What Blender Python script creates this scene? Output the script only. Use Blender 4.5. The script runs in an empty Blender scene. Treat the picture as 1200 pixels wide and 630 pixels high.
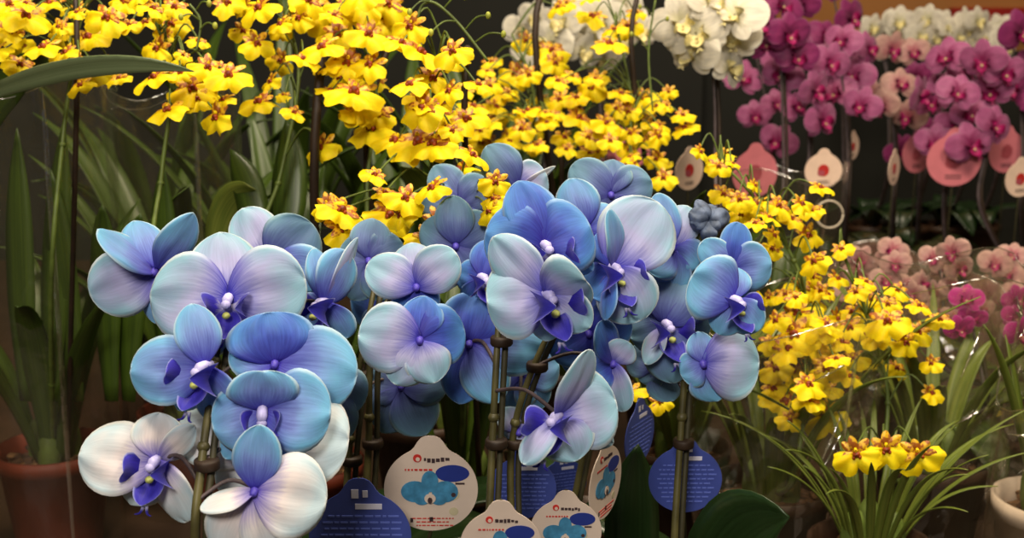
import bpy, math, random
from mathutils import Vector, Matrix
rnd = random.Random(7)
S = bpy.context.scene
COL = S.collection
PI = math.pi
R = math.radians

# ------------------------------------------------------------------ camera
PITCH, FPX, CAMZ, BENCH = R(12), 1448.0, 1.30, 0.75
CAM = Vector((0, 0, CAMZ))
FW = Vector((0, math.cos(PITCH), -math.sin(PITCH)))
UP = Vector((0, math.sin(PITCH), math.cos(PITCH)))
RT = Vector((1, 0, 0))
def at(px, py, d):
    return CAM + (FW + RT * ((px - 600) / FPX) + UP * ((315 - py) / FPX)) * d
cd = bpy.data.cameras.new('camera')
cam = bpy.data.objects.new('camera', cd); COL.objects.link(cam)
cam.location = CAM; cam.rotation_euler = (PI / 2 - PITCH, 0, 0)
cd.sensor_width = 36; cd.lens = 36 * FPX / 1200; cd.clip_start = 0.02
cd.dof.use_dof = True; cd.dof.focus_distance = 0.78; cd.dof.aperture_fstop = 11
S.camera = cam
S.view_settings.view_transform = 'Standard'; S.view_settings.look = 'None'
S.view_settings.gamma = 1; S.view_settings.use_curve_mapping = False
S.view_settings.exposure = 0.0
S.cycles.transparent_max_bounces = 24

# ------------------------------------------------------------------ materials
def hexc(h, a=1.0):
    h = h.lstrip('#'); out = []
    for i in (0, 2, 4):
        c = int(h[i:i + 2], 16) / 255
        out.append(c / 12.92 if c <= 0.04045 else ((c + 0.055) / 1.055) ** 2.4)
    return (*out, a)
class NT:
    def __init__(s, name):
        s.m = bpy.data.materials.new(name); s.m.use_nodes = True
        s.t = s.m.node_tree; s.t.nodes.clear()
        s.out = s.t.nodes.new('ShaderNodeOutputMaterial')
    def n(s, ty, **kw):
        nd = s.t.nodes.new('ShaderNode' + ty)
        for k, v in kw.items():
            if k in nd.bl_rna.properties.keys() and not k[0].isupper(): setattr(nd, k, v)
            else: nd.inputs[k.replace('_', ' ')].default_value = v
        return nd
    def l(s, a, b): s.t.links.new(a, b)
    def mix(s, fac, a, b, blend='MIX'):
        nd = s.t.nodes.new('ShaderNodeMix'); nd.data_type = 'RGBA'; nd.blend_type = blend
        for sock, v in ((nd.inputs[0], fac), (nd.inputs[6], a), (nd.inputs[7], b)):
            if hasattr(v, 'is_linked'): s.l(v, sock)
            else: sock.default_value = v
        return nd.outputs[2]
    def ramp(s, fac, stops, interp='LINEAR'):
        nd = s.t.nodes.new('ShaderNodeValToRGB'); cr = nd.color_ramp; cr.interpolation = interp
        while len(cr.elements) < len(stops): cr.elements.new(0.5)
        for e, (p, c) in zip(cr.elements, stops):
            e.position = p; e.color = c if len(c) == 4 else (*c, 1)
        s.l(fac, nd.inputs[0]); return nd.outputs[0]
    def math(s, op, a, b=None):
        nd = s.t.nodes.new('ShaderNodeMath'); nd.operation = op
        for i, v in enumerate((a, b)):
            if v is None: continue
            if hasattr(v, 'is_linked'): s.l(v, nd.inputs[i])
            else: nd.inputs[i].default_value = v
        return nd.outputs[0]
def G(v): return (v, v, v, 1)

def simple(name, col, rough=0.5, noise=0.25, scale=40, spec=0.4, bump=0.0):
    k = NT(name)
    tc = k.n('TexCoord'); nz = k.n('TexNoise', Scale=scale, Detail=4.0)
    k.l(tc.outputs['Object'], nz.inputs['Vector'])
    c = hexc(col)
    lo = tuple(x * (1 - noise) for x in c[:3]) + (1,); hi = tuple(min(1, x * (1 + noise)) for x in c[:3]) + (1,)
    cc = k.ramp(nz.outputs[0], [(0.3, lo), (0.7, hi)])
    p = k.n('BsdfPrincipled', Roughness=rough)
    p.inputs['Specular IOR Level'].default_value = spec
    k.l(cc, p.inputs['Base Color'])
    if bump:
        b = k.n('Bump', Strength=bump, Distance=0.002); k.l(nz.outputs[0], b.inputs['Height']); k.l(b.outputs[0], p.inputs['Normal'])
    k.l(p.outputs[0], k.out.inputs[0]); return k.m

def petal_mat(name, center, mid, edge, rim, cfall=0.45, trans=0.28, vein=0.25):
    """Tinted orchid tepal: uv.x = distance from the flower's middle, uv.y = across, attribute e = distance to the margin."""
    k = NT(name)
    uv = k.n('UVMap'); sp = k.n('SeparateXYZ'); k.l(uv.outputs[0], sp.inputs[0])
    t, v = sp.outputs[0], sp.outputs[1]
    at_ = k.n('Attribute'); at_.attribute_name = 'e'; e = at_.outputs['Fac']
    tc = k.n('TexCoord')
    nz = k.n('TexNoise', Scale=38.0, Detail=3.0); k.l(tc.outputs['Object'], nz.inputs['Vector'])
    n1 = nz.outputs[0]
    # veins run from the base outward
    mp = k.n('Mapping'); mp.inputs['Scale'].default_value = (2.2, 26, 1)
    k.l(uv.outputs[0], mp.inputs['Vector'])
    vn = k.n('TexNoise', Scale=1.0, Detail=3.0); k.l(mp.outputs[0], vn.inputs['Vector'])
    tt = k.math('ADD', t, k.math('MULTIPLY', k.math('SUBTRACT', vn.outputs[0], 0.5), 0.35))
    tt = k.math('ADD', tt, k.math('MULTIPLY', k.math('SUBTRACT', n1, 0.5), 0.25))
    base = k.ramp(tt, [(0.02, hexc(center)), (cfall * 0.55, tuple(a * .5 + b * .5 for a, b in zip(hexc(center), hexc(mid)))), (cfall, hexc(mid)), (1, hexc(mid))])
    ee = k.math('ADD', e, k.math('MULTIPLY', k.math('SUBTRACT', n1, 0.5), 0.9))
    em = k.ramp(ee, [(0.42, G(0)), (0.85, G(0.95))])
    tm = k.ramp(t, [(0.25, G(0)), (0.6, G(1))])
    fac = k.math('MULTIPLY', em, tm)
    c2 = k.mix(fac, base, hexc(edge))
    rm = k.math('MULTIPLY', k.ramp(e, [(0.88, G(0)), (0.97, G(0.75))]), tm)
    c3 = k.mix(rm, c2, hexc(rim))
    vv = k.ramp(vn.outputs[0], [(0.35, G(1 - vein)), (0.6, G(1))])
    c4 = k.mix(1.0, c3, vv, 'MULTIPLY')
    d = k.n('BsdfPrincipled', Roughness=0.5); d.inputs['Specular IOR Level'].default_value = 0.25
    d.inputs['Sheen Weight'].default_value = 0.15
    k.l(c4, d.inputs['Base Color'])
    b = k.n('Bump', Strength=0.25, Distance=0.0006); k.l(vn.outputs[0], b.inputs['Height']); k.l(b.outputs[0], d.inputs['Normal'])
    tr = k.n('BsdfTranslucent'); k.l(c4, tr.inputs[0])
    mx = k.n('MixShader'); mx.inputs[0].default_value = trans
    k.l(d.outputs[0], mx.inputs[1]); k.l(tr.outputs[0], mx.inputs[2]); k.l(mx.outputs[0], k.out.inputs[0])
    return k.m

def leaf_mat(name, c1, c2, trans=0.2, rough=0.4):
    k = NT(name)
    uv = k.n('UVMap'); mp = k.n('Mapping'); mp.inputs['Scale'].default_value = (1.5, 18, 1); k.l(uv.outputs[0], mp.inputs[0])
    nz = k.n('TexNoise', Scale=1.0, Detail=3.0); k.l(mp.outputs[0], nz.inputs[0])
    c = k.ramp(nz.outputs[0], [(0.3, hexc(c1)), (0.7, hexc(c2))])
    d = k.n('BsdfPrincipled', Roughness=rough); k.l(c, d.inputs['Base Color'])
    tr = k.n('BsdfTranslucent'); k.l(c, tr.inputs[0])
    mx = k.n('MixShader'); mx.inputs[0].default_value = trans
    k.l(d.outputs[0], mx.inputs[1]); k.l(tr.outputs[0], mx.inputs[2]); k.l(mx.outputs[0], k.out.inputs[0])
    return k.m

def plastic_mat(name, haze=0.04, tint='#efe9d8', gloss=0.05, rough=0.12):
    k = NT(name)
    tr = k.n('BsdfTransparent'); tr.inputs[0].default_value = (0.96, 0.95, 0.92, 1)
    gl = k.n('BsdfGlossy', Roughness=rough); gl.inputs[0].default_value = (1, 1, 1, 1)
    df = k.n('BsdfDiffuse'); df.inputs[0].default_value = hexc(tint)
    tc = k.n('TexCoord'); nz = k.n('TexNoise', Scale=22.0, Detail=5.0); k.l(tc.outputs['Object'], nz.inputs[0])
    b = k.n('Bump', Strength=0.5, Distance=0.006); k.l(nz.outputs[0], b.inputs['Height']); k.l(b.outputs[0], gl.inputs['Normal'])
    lw = k.n('LayerWeight', Blend=0.25)
    f = k.math('ADD', k.math('MULTIPLY', lw.outputs['Facing'], 0.30), gloss)
    m1 = k.n('MixShader'); m1.inputs[0].default_value = haze
    k.l(tr.outputs[0], m1.inputs[1]); k.l(df.outputs[0], m1.inputs[2])
    m2 = k.n('MixShader'); k.l(f, m2.inputs[0]); k.l(m1.outputs[0], m2.inputs[1]); k.l(gl.outputs[0], m2.inputs[2])
    k.l(m2.outputs[0], k.out.inputs[0]); return k.m

def bark_mat():
    k = NT('bark')
    tc = k.n('TexCoord'); vo = k.n('TexVoronoi', Scale=110.0); k.l(tc.outputs['Object'], vo.inputs['Vector'])
    c = k.ramp(vo.outputs['Color'], [(0.1, hexc('#2a170c')), (0.5, hexc('#5a3a20')), (0.9, hexc('#8a6640'))])
    p = k.n('BsdfPrincipled', Roughness=0.9); k.l(c, p.inputs['Base Color'])
    b = k.n('Bump', Strength=0.8, Distance=0.004); k.l(vo.outputs['Distance'], b.inputs['Height']); k.l(b.outputs[0], p.inputs['Normal'])
    k.l(p.outputs[0], k.out.inputs[0]); return k.m

def tepal_spot_mat():
    k = NT('barred_tepal')
    tc = k.n('TexCoord'); nz = k.n('TexNoise', Scale=260.0, Detail=2.0); k.l(tc.outputs['Object'], nz.inputs[0])
    c = k.ramp(nz.outputs[0], [(0.48, hexc('#d8a818')), (0.55, hexc('#94500e'))])
    d = k.n('BsdfPrincipled', Roughness=0.5); k.l(c, d.inputs['Base Color'])
    k.l(d.outputs[0], k.out.inputs[0]); return k.m

def yellow_mat():
    k = NT('yellow_lip')
    uv = k.n('UVMap'); sp = k.n('SeparateXYZ'); k.l(uv.outputs[0], sp.inputs[0])
    tc = k.n('TexCoord'); nz = k.n('TexNoise', Scale=120.0, Detail=3.0); k.l(tc.outputs['Object'], nz.inputs[0])
    c = k.ramp(nz.outputs[0], [(0.3, hexc('#f4d008')), (0.7, hexc('#ffec20'))])
    rt = k.math('ADD', sp.outputs[0], k.math('MULTIPLY', k.math('SUBTRACT', nz.outputs[0], .5), .25))
    c = k.mix(k.ramp(rt, [(0.10, G(1)), (0.17, G(0))]), c, hexc('#96420a'))
    d = k.n('BsdfPrincipled', Roughness=0.5); k.l(c, d.inputs['Base Color']); d.inputs['Specular IOR Level'].default_value = 0.2
    tr = k.n('BsdfTranslucent'); k.l(c, tr.inputs[0])
    mx = k.n('MixShader'); mx.inputs[0].default_value = 0.3
    k.l(d.outputs[0], mx.inputs[1]); k.l(tr.outputs[0], mx.inputs[2]); k.l(mx.outputs[0], k.out.inputs[0]); return k.m

M = {}
M['cream'] = petal_mat('cream_petal', '#5f52c4', '#e8e0e2', '#c0d8e4', '#f4f0ea', 0.42, vein=.08)
M['lilac'] = petal_mat('lilac_petal', '#4440c0', '#b3b4e0', '#94c4d8', '#e8f0f4', 0.42, vein=.1)
M['blue'] = petal_mat('blue_petal', '#3a30b4', '#809ce0', '#74bae2', '#cfe6f2', 0.58, vein=.13)
M['deep'] = petal_mat('deep_petal', '#2c2498', '#4a66d0', '#5c9adc', '#a8ccf0', 0.6, vein=.15)
M['shade_blue'] = petal_mat('shaded_blue_petal', '#3c3c98', '#7088bc', '#6e9cb4', '#a4c2cc', 0.55, vein=.12)  # older, duller blooms; the shade they sit in is mixed into the colour
M['lip'] = petal_mat('orchid_lip', '#dcdcf0', '#2a20a0', '#3c38bc', '#a8b0ec', 0.32)
M['bcol'] = simple('violet_column', '#4a40b0', 0.5, .2, 90)
M['callus_green'] = simple('green_callus', '#a8b060', .5, .4, 300)
M['column'] = simple('column', '#b8b4e8', 0.4, .25, 200)
M['pink'] = petal_mat('pink_petal', '#8a2058', '#be6a9a', '#b05a8c', '#d09ab8', 0.55)
M['magenta'] = petal_mat('magenta_petal', '#5c0c3c', '#98346e', '#8a2c68', '#b06a94', 0.5)
M['blush'] = petal_mat('blush_petal', '#a85060', '#c49490', '#c8a094', '#d4b4a6', 0.5)
M['white'] = petal_mat('white_petal', '#d8d4b0', '#ece6d6', '#f0ead8', '#f4f0e4', 0.4)
M['wine'] = petal_mat('wine_petal', '#8a0858', '#b8147c', '#b82484', '#d890bc', 0.9)
M['pinklip'] = simple('pink_lip', '#8a1050', .5, .3, 90)
M['whitelip'] = simple('white_lip', '#d8cc90', .5, .3, 90)
M['stem'] = simple('stem', '#4a4626', .5, .4, 60)
M['pstem'] = simple('purple_stem', '#43383a', .5, .4, 60)
M['gstem'] = simple('green_stem', '#56662a', .5, .35, 60)
M['stake'] = simple('stake', '#33301c', .6, .35, 60)
M['bstake'] = simple('dark_stake', '#2a1c10', .6, .35, 60)
M['leaf'] = leaf_mat('strap_leaf', '#26390f', '#4a6018')
M['lleaf'] = leaf_mat('light_leaf', '#4a6220', '#828a3a', .25)
M['dleaf'] = leaf_mat('dark_leaf', '#16280e', '#22381a', .05, .3)
M['gleaf'] = leaf_mat('grey_leaf', '#5a6a46', '#7c8860', .15)
M['terra'] = simple('terracotta', '#6e2c18', .6, .2, 30)
M['wpot'] = simple('white_pot', '#d8c4b0', .4, .06, 30)
M['cpot'] = simple('brown_pot', '#3a2618', .5, .2, 30)
M['bark'] = bark_mat()
M['plastic'] = plastic_mat('clear_film', .012, '#d8d0a8')
M['crinkle'] = plastic_mat('crinkled_film', .03, '#d8c8a0', .08, .05)
M['haze'] = plastic_mat('pink_film', .2, '#b88878', .06, .2)
M['fold'] = plastic_mat('folded_film', .06, '#d8c8a0', .45, .12)
M['tagw'] = simple('white_card', '#c2b2a6', .45, .05, 60)
M['tagb'] = simple('blue_card', '#38468e', .4, .12, 60)
M['tagp'] = simple('pink_card', '#c4707a', .45, .08, 60)
M['tagpale'] = simple('pale_card', '#d8bca8', .45, .08, 60)
M['inkb'] = simple('blue_ink', '#20307c', .4, .1, 60)
M['inkt'] = simple('teal_ink', '#3a789e', .4, .35, 150)
M['inkr'] = simple('red_ink', '#b02c28', .4, .15, 60)
M['inkp'] = simple('rose_ink', '#9a4650', .4, .2, 60)
M['inkd'] = simple('dark_ink', '#3a2c30', .4, .1, 60)
M['inkg'] = simple('olive_ink', '#b0a88c', .4, .1, 60)
M['inkw'] = simple('white_ink', '#c8c8dc', .4, .1, 60)
M['inkl'] = simple('light_blue_ink', '#5868b8', .4, .1, 60)
M['yellow'] = yellow_mat()
M['tepal'] = tepal_spot_mat()
M['callus'] = simple('callus', '#8a3408', .5, .5, 300)
M['bud'] = simple('grey_bud', '#536078', .7, .5, 120)
M['ybud'] = simple('green_bud', '#9aa03c', .6, .3, 80)
M['wall'] = simple('wall_paint', '#a8703a', .8, .08, 3)
M['backdrop'] = simple('shade_backdrop', '#12120a', .8, .2, 6)  # near-black colour standing in for shade behind the plants
M['floor'] = simple('floor_tile', '#6a5a48', .5, .1, 3)
M['red'] = simple('red_board', '#9a1c14', .5, .08, 10)
M['wood'] = simple('bench_wood', '#3a2818', .6, .2, 12)

# ------------------------------------------------------------------ mesh building
class MB:
    def __init__(s): s.v = []; s.f = []; s.uv = []; s.e = []; s.mi = []; s.mats = []
    def mat(s, m):
        if m not in s.mats: s.mats.append(m)
        return s.mats.index(m)
    def vert(s, p, uv=(0, 0), e=0.0):
        s.v.append(tuple(p)); s.uv.append(uv); s.e.append(e); return len(s.v) - 1
    def face(s, idx, m): s.f.append(tuple(idx)); s.mi.append(s.mat(m))
    def tube(s, pts, r, m, n=7, cap=True):
        pts = [Vector(p) for p in pts]
        rs = r if isinstance(r, (list, tuple)) else [r] * len(pts)
        a = Vector((0, 0, 1)); prev = None; rings = []
        for i, p in enumerate(pts):
            d = (pts[min(i + 1, len(pts) - 1)] - pts[max(i - 1, 0)])
            d = d.normalized() if d.length > 1e-9 else Vector((0, 0, 1))
            if prev is None:
                x = d.orthogonal().normalized()
            else:
                x = prev - d * prev.dot(d); x = x.normalized() if x.length > 1e-6 else d.orthogonal().normalized()
            prev = x; y = d.cross(x)
            rings.append([s.vert(p + (x * math.cos(2 * PI * j / n) + y * math.sin(2 * PI * j / n)) * rs[i], (i / len(pts), j / n)) for j in range(n)])
        for A, B in zip(rings, rings[1:]):
            for j in range(n): s.face((A[j], A[(j + 1) % n], B[(j + 1) % n], B[j]), m)
        if cap:
            s.face(rings[0][::-1], m); s.face(rings[-1], m)
    def lathe(s, prof, m, n=24, c=(0, 0, 0), cap0=True, cap1=False):
        c = Vector(c)
        rings = [[s.vert(c + Vector((r * math.cos(2 * PI * j / n), r * math.sin(2 * PI * j / n), z)), (i / len(prof), j / n)) for j in range(n)] for i, (r, z) in enumerate(prof)]
        for A, B in zip(rings, rings[1:]):
            for j in range(n): s.face((A[j], A[(j + 1) % n], B[(j + 1) % n], B[j]), m)
        if cap0: s.face(rings[0][::-1], m)
        if cap1: s.face(rings[-1], m)
    def box(s, a, b, m):
        x0, y0, z0 = a; x1, y1, z1 = b
        i = [s.vert(p) for p in ((x0,y0,z0),(x1,y0,z0),(x1,y1,z0),(x0,y1,z0),(x0,y0,z1),(x1,y0,z1),(x1,y1,z1),(x0,y1,z1))]
        for q in ((0,3,2,1),(4,5,6,7),(0,1,5,4),(1,2,6,5),(2,3,7,6),(3,0,4,7)): s.face([i[k] for k in q], m)
    def ball(s, c, rx, ry, rz, m, n=10, k=6, rot=None):
        c = Vector(c); rings = []
        for i in range(k + 1):
            th = PI * i / k; row = []
            for j in range(n):
                p = Vector((rx * math.sin(th) * math.cos(2 * PI * j / n), ry * math.sin(th) * math.sin(2 * PI * j / n), rz * math.cos(th)))
                if rot: p = rot @ p
                row.append(s.vert(c + p, (i / k, j / n)))
            rings.append(row)
        for A, B in zip(rings, rings[1:]):
            for j in range(n): s.face((A[j], B[j], B[(j + 1) % n], A[(j + 1) % n]), m)
    def tepal(s, base, tip, W, wd, nr, m, kind='P', arch=.12, cross=.12, ruf=.02, nu=13, nv=10, ph=0.0, uvoff=0.0):
        """One petal or sepal: a curved sheet from base to tip, wd across, nr its upper face."""
        base, tip = Vector(base), Vector(tip); a = tip - base; L = a.length
        tm, ex = {'P': (.52, .62), 'S': (.5, .75), 'N': (.45, .8), 'L': (.55, .6)}[kind]
        rows = []
        for i in range(nu):
            v = i / (nu - 1)
            t = tm * (v / .5) if v < .5 else tm + (1 - tm) * math.sin(PI / 2 * (v - .5) / .5)
            if v < .5: w = max(.5 if kind == 'L' else .13, math.sin(PI / 2 * (t / tm)) ** ex)
            else:
                q = (t - tm) / (1 - tm); w = max(0.0, 1 - q * q) ** (.5 if kind in 'PL' else .62)
            if kind == 'N': w = w ** 1.15
            w = max(w, .015) * W / 2; row = []
            for j in range(nv + 1):
                q = -1 + 2 * j / nv
                edge = max(abs(q), v)
                h = arch * L * (4 * t * (1 - t)) * .5 - arch * L * t * t * .6
                h += -cross * W * q * q * (.3 + .7 * t) * (w / (W / 2))
                h += -.03 * W * math.exp(-(q / .16) ** 2) * math.sin(PI * min(1, t))
                h += ruf * W * (math.sin(q * 4.1 + ph + t * 5) + .6 * math.sin(q * 7.3 + ph * 2.1 - t * 6)) * edge * edge * min(1, t * 2) * (w / (W / 2)) ** .8
                back = -.05 * L * q * q * (1 - t) if kind in 'PL' else 0
                # broad petals swell back past their base a little, as kidney shapes do
                p = base + a * (t + back / L) + wd * (w * q) + nr * h
                row.append(s.vert(p, (t + uvoff, q * .5 + .5), edge))
            rows.append(row)
        for A, B in zip(rows, rows[1:]):
            for j in range(nv): s.face((A[j], A[j + 1], B[j + 1], B[j]), m)
    def leaf(s, p0, p1, p2, W, m, side, fold=.25, n=14, tipw=.5):
        p0, p1, p2 = Vector(p0), Vector(p1), Vector(p2); rows = []
        for i in range(n + 1):
            t = i / n
            p = p0 * (1 - t) ** 2 + p1 * 2 * t * (1 - t) + p2 * t * t
            d = ((p1 - p0) * (1 - t) + (p2 - p1) * t).normalized()
            sd = (side - d * side.dot(d)).normalized(); nr = d.cross(sd)
            w = W * .5 * (min(1, .45 + t * 1.6) if t < .4 else 1) * max(.02, (1 - max(0, (t - tipw) / (1 - tipw)) ** 2.2))
            rows.append([s.vert(p + sd * w * q + nr * (abs(q) * w * fold), (t, q * .5 + .5), abs(q)) for q in (-1, -.5, 0, .5, 1)])
        for A, B in zip(rows, rows[1:]):
            for j in range(4): s.face((A[j], A[j + 1], B[j + 1], B[j]), m)
    def poly(s, pts, m, thick, nr):
        """A flat outline with a real thickness (pts in order, nr the front)."""
        A = [s.vert(p) for p in pts]; B = [s.vert(Vector(p) - nr * thick) for p in pts]
        s.face(A, m); s.face(B[::-1], m); n = len(A)
        for i in range(n): s.face((A[i], B[i], B[(i + 1) % n], A[(i + 1) % n]), m)
    def mesh(s, name, smooth=True):
        me = bpy.data.meshes.new(name); me.from_pydata(s.v, [], s.f)
        ul = me.uv_layers.new(name='UVMap')
        for lp in me.loops: ul.data[lp.index].uv = s.uv[lp.vertex_index]
        at_ = me.attributes.new('e', 'FLOAT', 'POINT'); at_.data.foreach_set('value', s.e)
        for m in s.mats: me.materials.append(m)
        me.polygons.foreach_set('material_index', s.mi)
        me.polygons.foreach_set('use_smooth', [smooth] * len(s.f)); me.update(); return me
    def build(s, name, parent=None, smooth=True, loc=None, solid=0.0):
        o = bpy.data.objects.new(name, s.mesh(name, smooth)); COL.objects.link(o)
        if parent: o.parent = parent
        if loc is not None: o.location = loc
        if solid:
            md = o.modifiers.new('thickness', 'SOLIDIFY'); md.thickness = solid; md.offset = 0
        return o
def inst(name, me, parent, loc, rot=(0, 0, 0), sc=1.0):
    o = bpy.data.objects.new(name, me); COL.objects.link(o); o.parent = parent
    o.location = loc; o.rotation_euler = rot; o.scale = (sc,) * 3; return o
def tag(o, label=None, cat=None, group=None, kind=None):
    for k_, v in (('label', label), ('category', cat), ('group', group), ('kind', kind)):
        if v: o[k_] = v
    return o
def thing(name, loc, label, cat, group=None):
    o = bpy.data.objects.new(name, None); COL.objects.link(o); o.location = loc; o.empty_display_size = .02
    return tag(o, label, cat, group)
def smooth_path(pts, n=8):
    pts = [Vector(p) for p in pts]; out = []
    for i in range(len(pts) - 1):
        a = pts[max(i - 1, 0)]; b = pts[i]; c = pts[i + 1]; d = pts[min(i + 2, len(pts) - 1)]
        for k in range(n):
            t = k / n
            out.append(.5 * ((2 * b) + (c - a) * t + (2 * a - 5 * b + 4 * c - d) * t * t + (3 * b - a - 3 * c + d) * t ** 3))
    out.append(pts[-1]); return out

# ------------------------------------------------------------------ the place
def struct(name, a, b, m):
    k = MB(); k.box(a, b, m); o = k.build(name, smooth=False); o['kind'] = 'structure'; return o
struct('floor', (-4, -1.5, -.05), (4, 4.3, 0), M['floor'])
struct('wall_back', (-4, 4.3, 0), (4, 4.4, 3.0), M['wall'])
struct('dark_backdrop_1', (-4, 2.75, 0), (.42, 2.8, 2.3), M['backdrop'])  # added sheet; hides the lit wall so gaps between leaves look shaded
struct('dark_backdrop_2', (.42, 2.86, 0), (4, 2.90, 1.20), M['backdrop'])  # added low sheet, makes the shade between the pink stems
bench = thing('display_bench', (0, 1.7, 0), 'long dark wooden display bench carrying all the orchid pots', 'bench')
k = MB(); k.box((-1.9, -1.25, .71), (1.9, .98, .75), M['wood']); k.build('bench_top', bench, False)
for sx in (-1.8, 1.8):
    for sy in (-1.15, .9):
        k = MB(); k.box((sx - .04, sy - .04, 0), (sx + .04, sy + .04, .71), M['wood']); k.build('leg', bench, False)

# ------------------------------------------------------------------ pots
def pot(root, r=.055, h=.11, m='terra', bark=True):
    k = MB(); k.lathe([(r * .72, 0), (r * .76, .003), (r * .97, h * .86), (r * 1.04, h * .86), (r * 1.06, h), (r * .98, h), (r * .94, h * .8)], M[m], 28)
    k.build('pot', root)
    k = MB(); n = 18
    k.lathe([(r * .95, h * .82), (r * .7, h * .88), (r * .3, h * .9), (.001, h * .9)], M['bark'], n, cap0=False)
    rr = random.Random(int(r * 1e5))
    for _ in range(26):
        a = rr.uniform(0, 2 * PI); q = r * .85 * math.sqrt(rr.random())
        k.ball((q * math.cos(a), q * math.sin(a), h * .9), rr.uniform(.004, .009), rr.uniform(.003, .006), rr.uniform(.003, .005), M['bark'], 6, 4, Matrix.Rotation(rr.uniform(0, 3), 3, 'Z'))
    k.build('potting_bark', root)

# ------------------------------------------------------------------ blue moth orchids
def lip_mesh(m_lip, m_tip=None, sc=1.0):
    """local frame: x right, y up, z outward"""
    k = MB(); X, Y, Z = Vector((1, 0, 0)), Vector((0, 1, 0)), Vector((0, 0, 1))
    d = Vector((0, -.012, .011)).normalized()
    k.tepal((0, -.003, .003), (0, -.018, .015), .016, X, d.cross(X) * -1, m_lip, 'N', .35, .35, .04, 11, 8, uvoff=.12)
    for sx in (-1, 1):           # side lobes stand up and close round the column like a shell
        tip = Vector((sx * .011, .0015, .016)); b = Vector((sx * .0015, -.005, .003))
        a = (tip - b).normalized(); w = a.cross(Vector((-sx, .15, .7))).normalized()
        k.tepal(b, tip, .016, w, a.cross(w), m_lip, 'L', .45, -.45, .03, 11, 8, uvoff=.08)
        k.tube(smooth_path([(sx * .0008, -.0172, .0145), (sx * .002, -.0200, .0165), (sx * .0045, -.0205, .0175)], 4), [.0009 * (1 - i / 10) + .0001 for i in range(9)], m_lip, 5)
    k.ball((0, -.006, .0085), .0022, .002, .002, m_tip or m_lip, 8, 5)
    for i in range(len(k.v)): k.v[i] = tuple(Vector(k.v[i]) * sc)
    return k
def column_mb(m, sc=1.0):
    k = MB()
    k.tube([Vector((0, 0, -.006)) * sc, Vector((0, .001, 0)) * sc, Vector((0, .001, .004)) * sc, Vector((0, -.0005, .008)) * sc], [.002 * sc, .003 * sc, .0032 * sc, .0022 * sc], m, 9)
    k.ball(Vector((0, -.0005, .008)) * sc, .0030 * sc, .0028 * sc, .0026 * sc, m, 9, 6)
    return k
COLB = MB(); COLB.tube([(0, 0, -.006), (0, 0, 0), (0, -.001, .004)], [.002, .0026, .0018], M['bcol'], 8); COLB = COLB.mesh('flower')
LIP = lip_mesh(M['lip'], M['callus_green']).mesh('lip'); COLM = column_mb(M['column']).mesh('flower')

def face_rot(yaw, pitch, roll=0):
    """local x,y,z (right, up, outward) turned to face the camera side; yaw>0 turns to the photo's right, pitch>0 looks down"""
    return (R(90 + pitch), R(roll), R(yaw))

def blue_flower(root, cx, cy, D, tone, petals, lip=None, lipsc=1.0):
    C = at(cx, cy, D); lipang = lip or (0, 0)
    fo = inst('flower', COLM if lip else COLB, root, C - root.location, face_rot(lipang[0], -lipang[1]))
    M3 = fo.rotation_euler.to_matrix().inverted()
    view = (CAM - C).normalized()
    for p in petals:
        kind, tx, ty, dz, W, tilt = p[:6]; tn = p[6] if len(p) > 6 else tone
        T = at(tx, ty, D + dz / 1000) - C
        base = T * .03; a = T.normalized(); w = a.cross(view)
        w = w.normalized() if w.length > 1e-3 else RT
        q = Matrix.Rotation(R(tilt), 3, a); wd = q @ w; nr = wd.cross(a)
        if nr.dot(view) < 0: nr = -nr
        k = MB()
        Wm = W * D / FPX
        ar, cr = rnd.uniform(.06, .16), rnd.uniform(.06, .14)
        k.tepal(M3 @ base, M3 @ T, Wm, M3 @ wd, M3 @ nr, M[tn], kind, ar, cr, .042, 15, 12, rnd.uniform(0, 6))
        k.build('petal' if kind == 'P' else 'sepal', fo, solid=.0005)
    if lip is not None:
        inst('lip', LIP, fo, (0, 0, 0), (0, 0, 0), lipsc)
    return C

def spike(root, path, centers, r0=.0032, r1=.0016, m='stem', pm='pstem', branch=.0013, name='flower_spike', sag=.006):
    k = MB(); P = smooth_path(path, 8); n = len(P)
    k.tube([p - root.location for p in P], [r0 + (r1 - r0) * i / (n - 1) for i in range(n)], M[m], 8)
    for i in range(4, int(n * .7), 11):      # nodes on the spike
        k.ball(P[i] - root.location, r0 * 1.25, r0 * 1.25, r0 * 1.1, M[m], 7, 4)
    for c in centers:
        best = min(P, key=lambda p: (p - c).length + (.6 * max(0, p.z - c.z + .008)))
        mid = (best + c) / 2 + Vector((0, .008, sag))
        k.tube([p - root.location for p in smooth_path([best, mid, c + Vector((0, .004, 0))], 5)], branch, M[pm], 6)
    return k.build(name, root)
def stake(root, a, b, r=.0022, m='stake'):
    k = MB(); a, b = Vector(a), Vector(b)
    k.tube([a - root.location, (a + b) / 2 - root.location, b - root.location], r, M[m], 7); return k.build('stake', root)
def phal_leaves(root, n=4, L=.15, W=.055, m='dleaf', seed=0, z=.10):
    rr = random.Random(seed)
    for i in range(n):
        a = 2 * PI * i / n + rr.uniform(-.4, .4); d = Vector((math.cos(a), math.sin(a), 0)); s = Vector((-d.y, d.x, 0))
        k = MB(); l = L * rr.uniform(.8, 1.1)
        k.leaf(d * .008 + Vector((0, 0, z)), d * l * .5 + Vector((0, 0, z + .07)), d * l + Vector((0, 0, z + rr.uniform(-.01, .04))), W, M[m], s, .2, 12, .55)
        k.build('leaf', root, solid=.0015)

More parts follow.
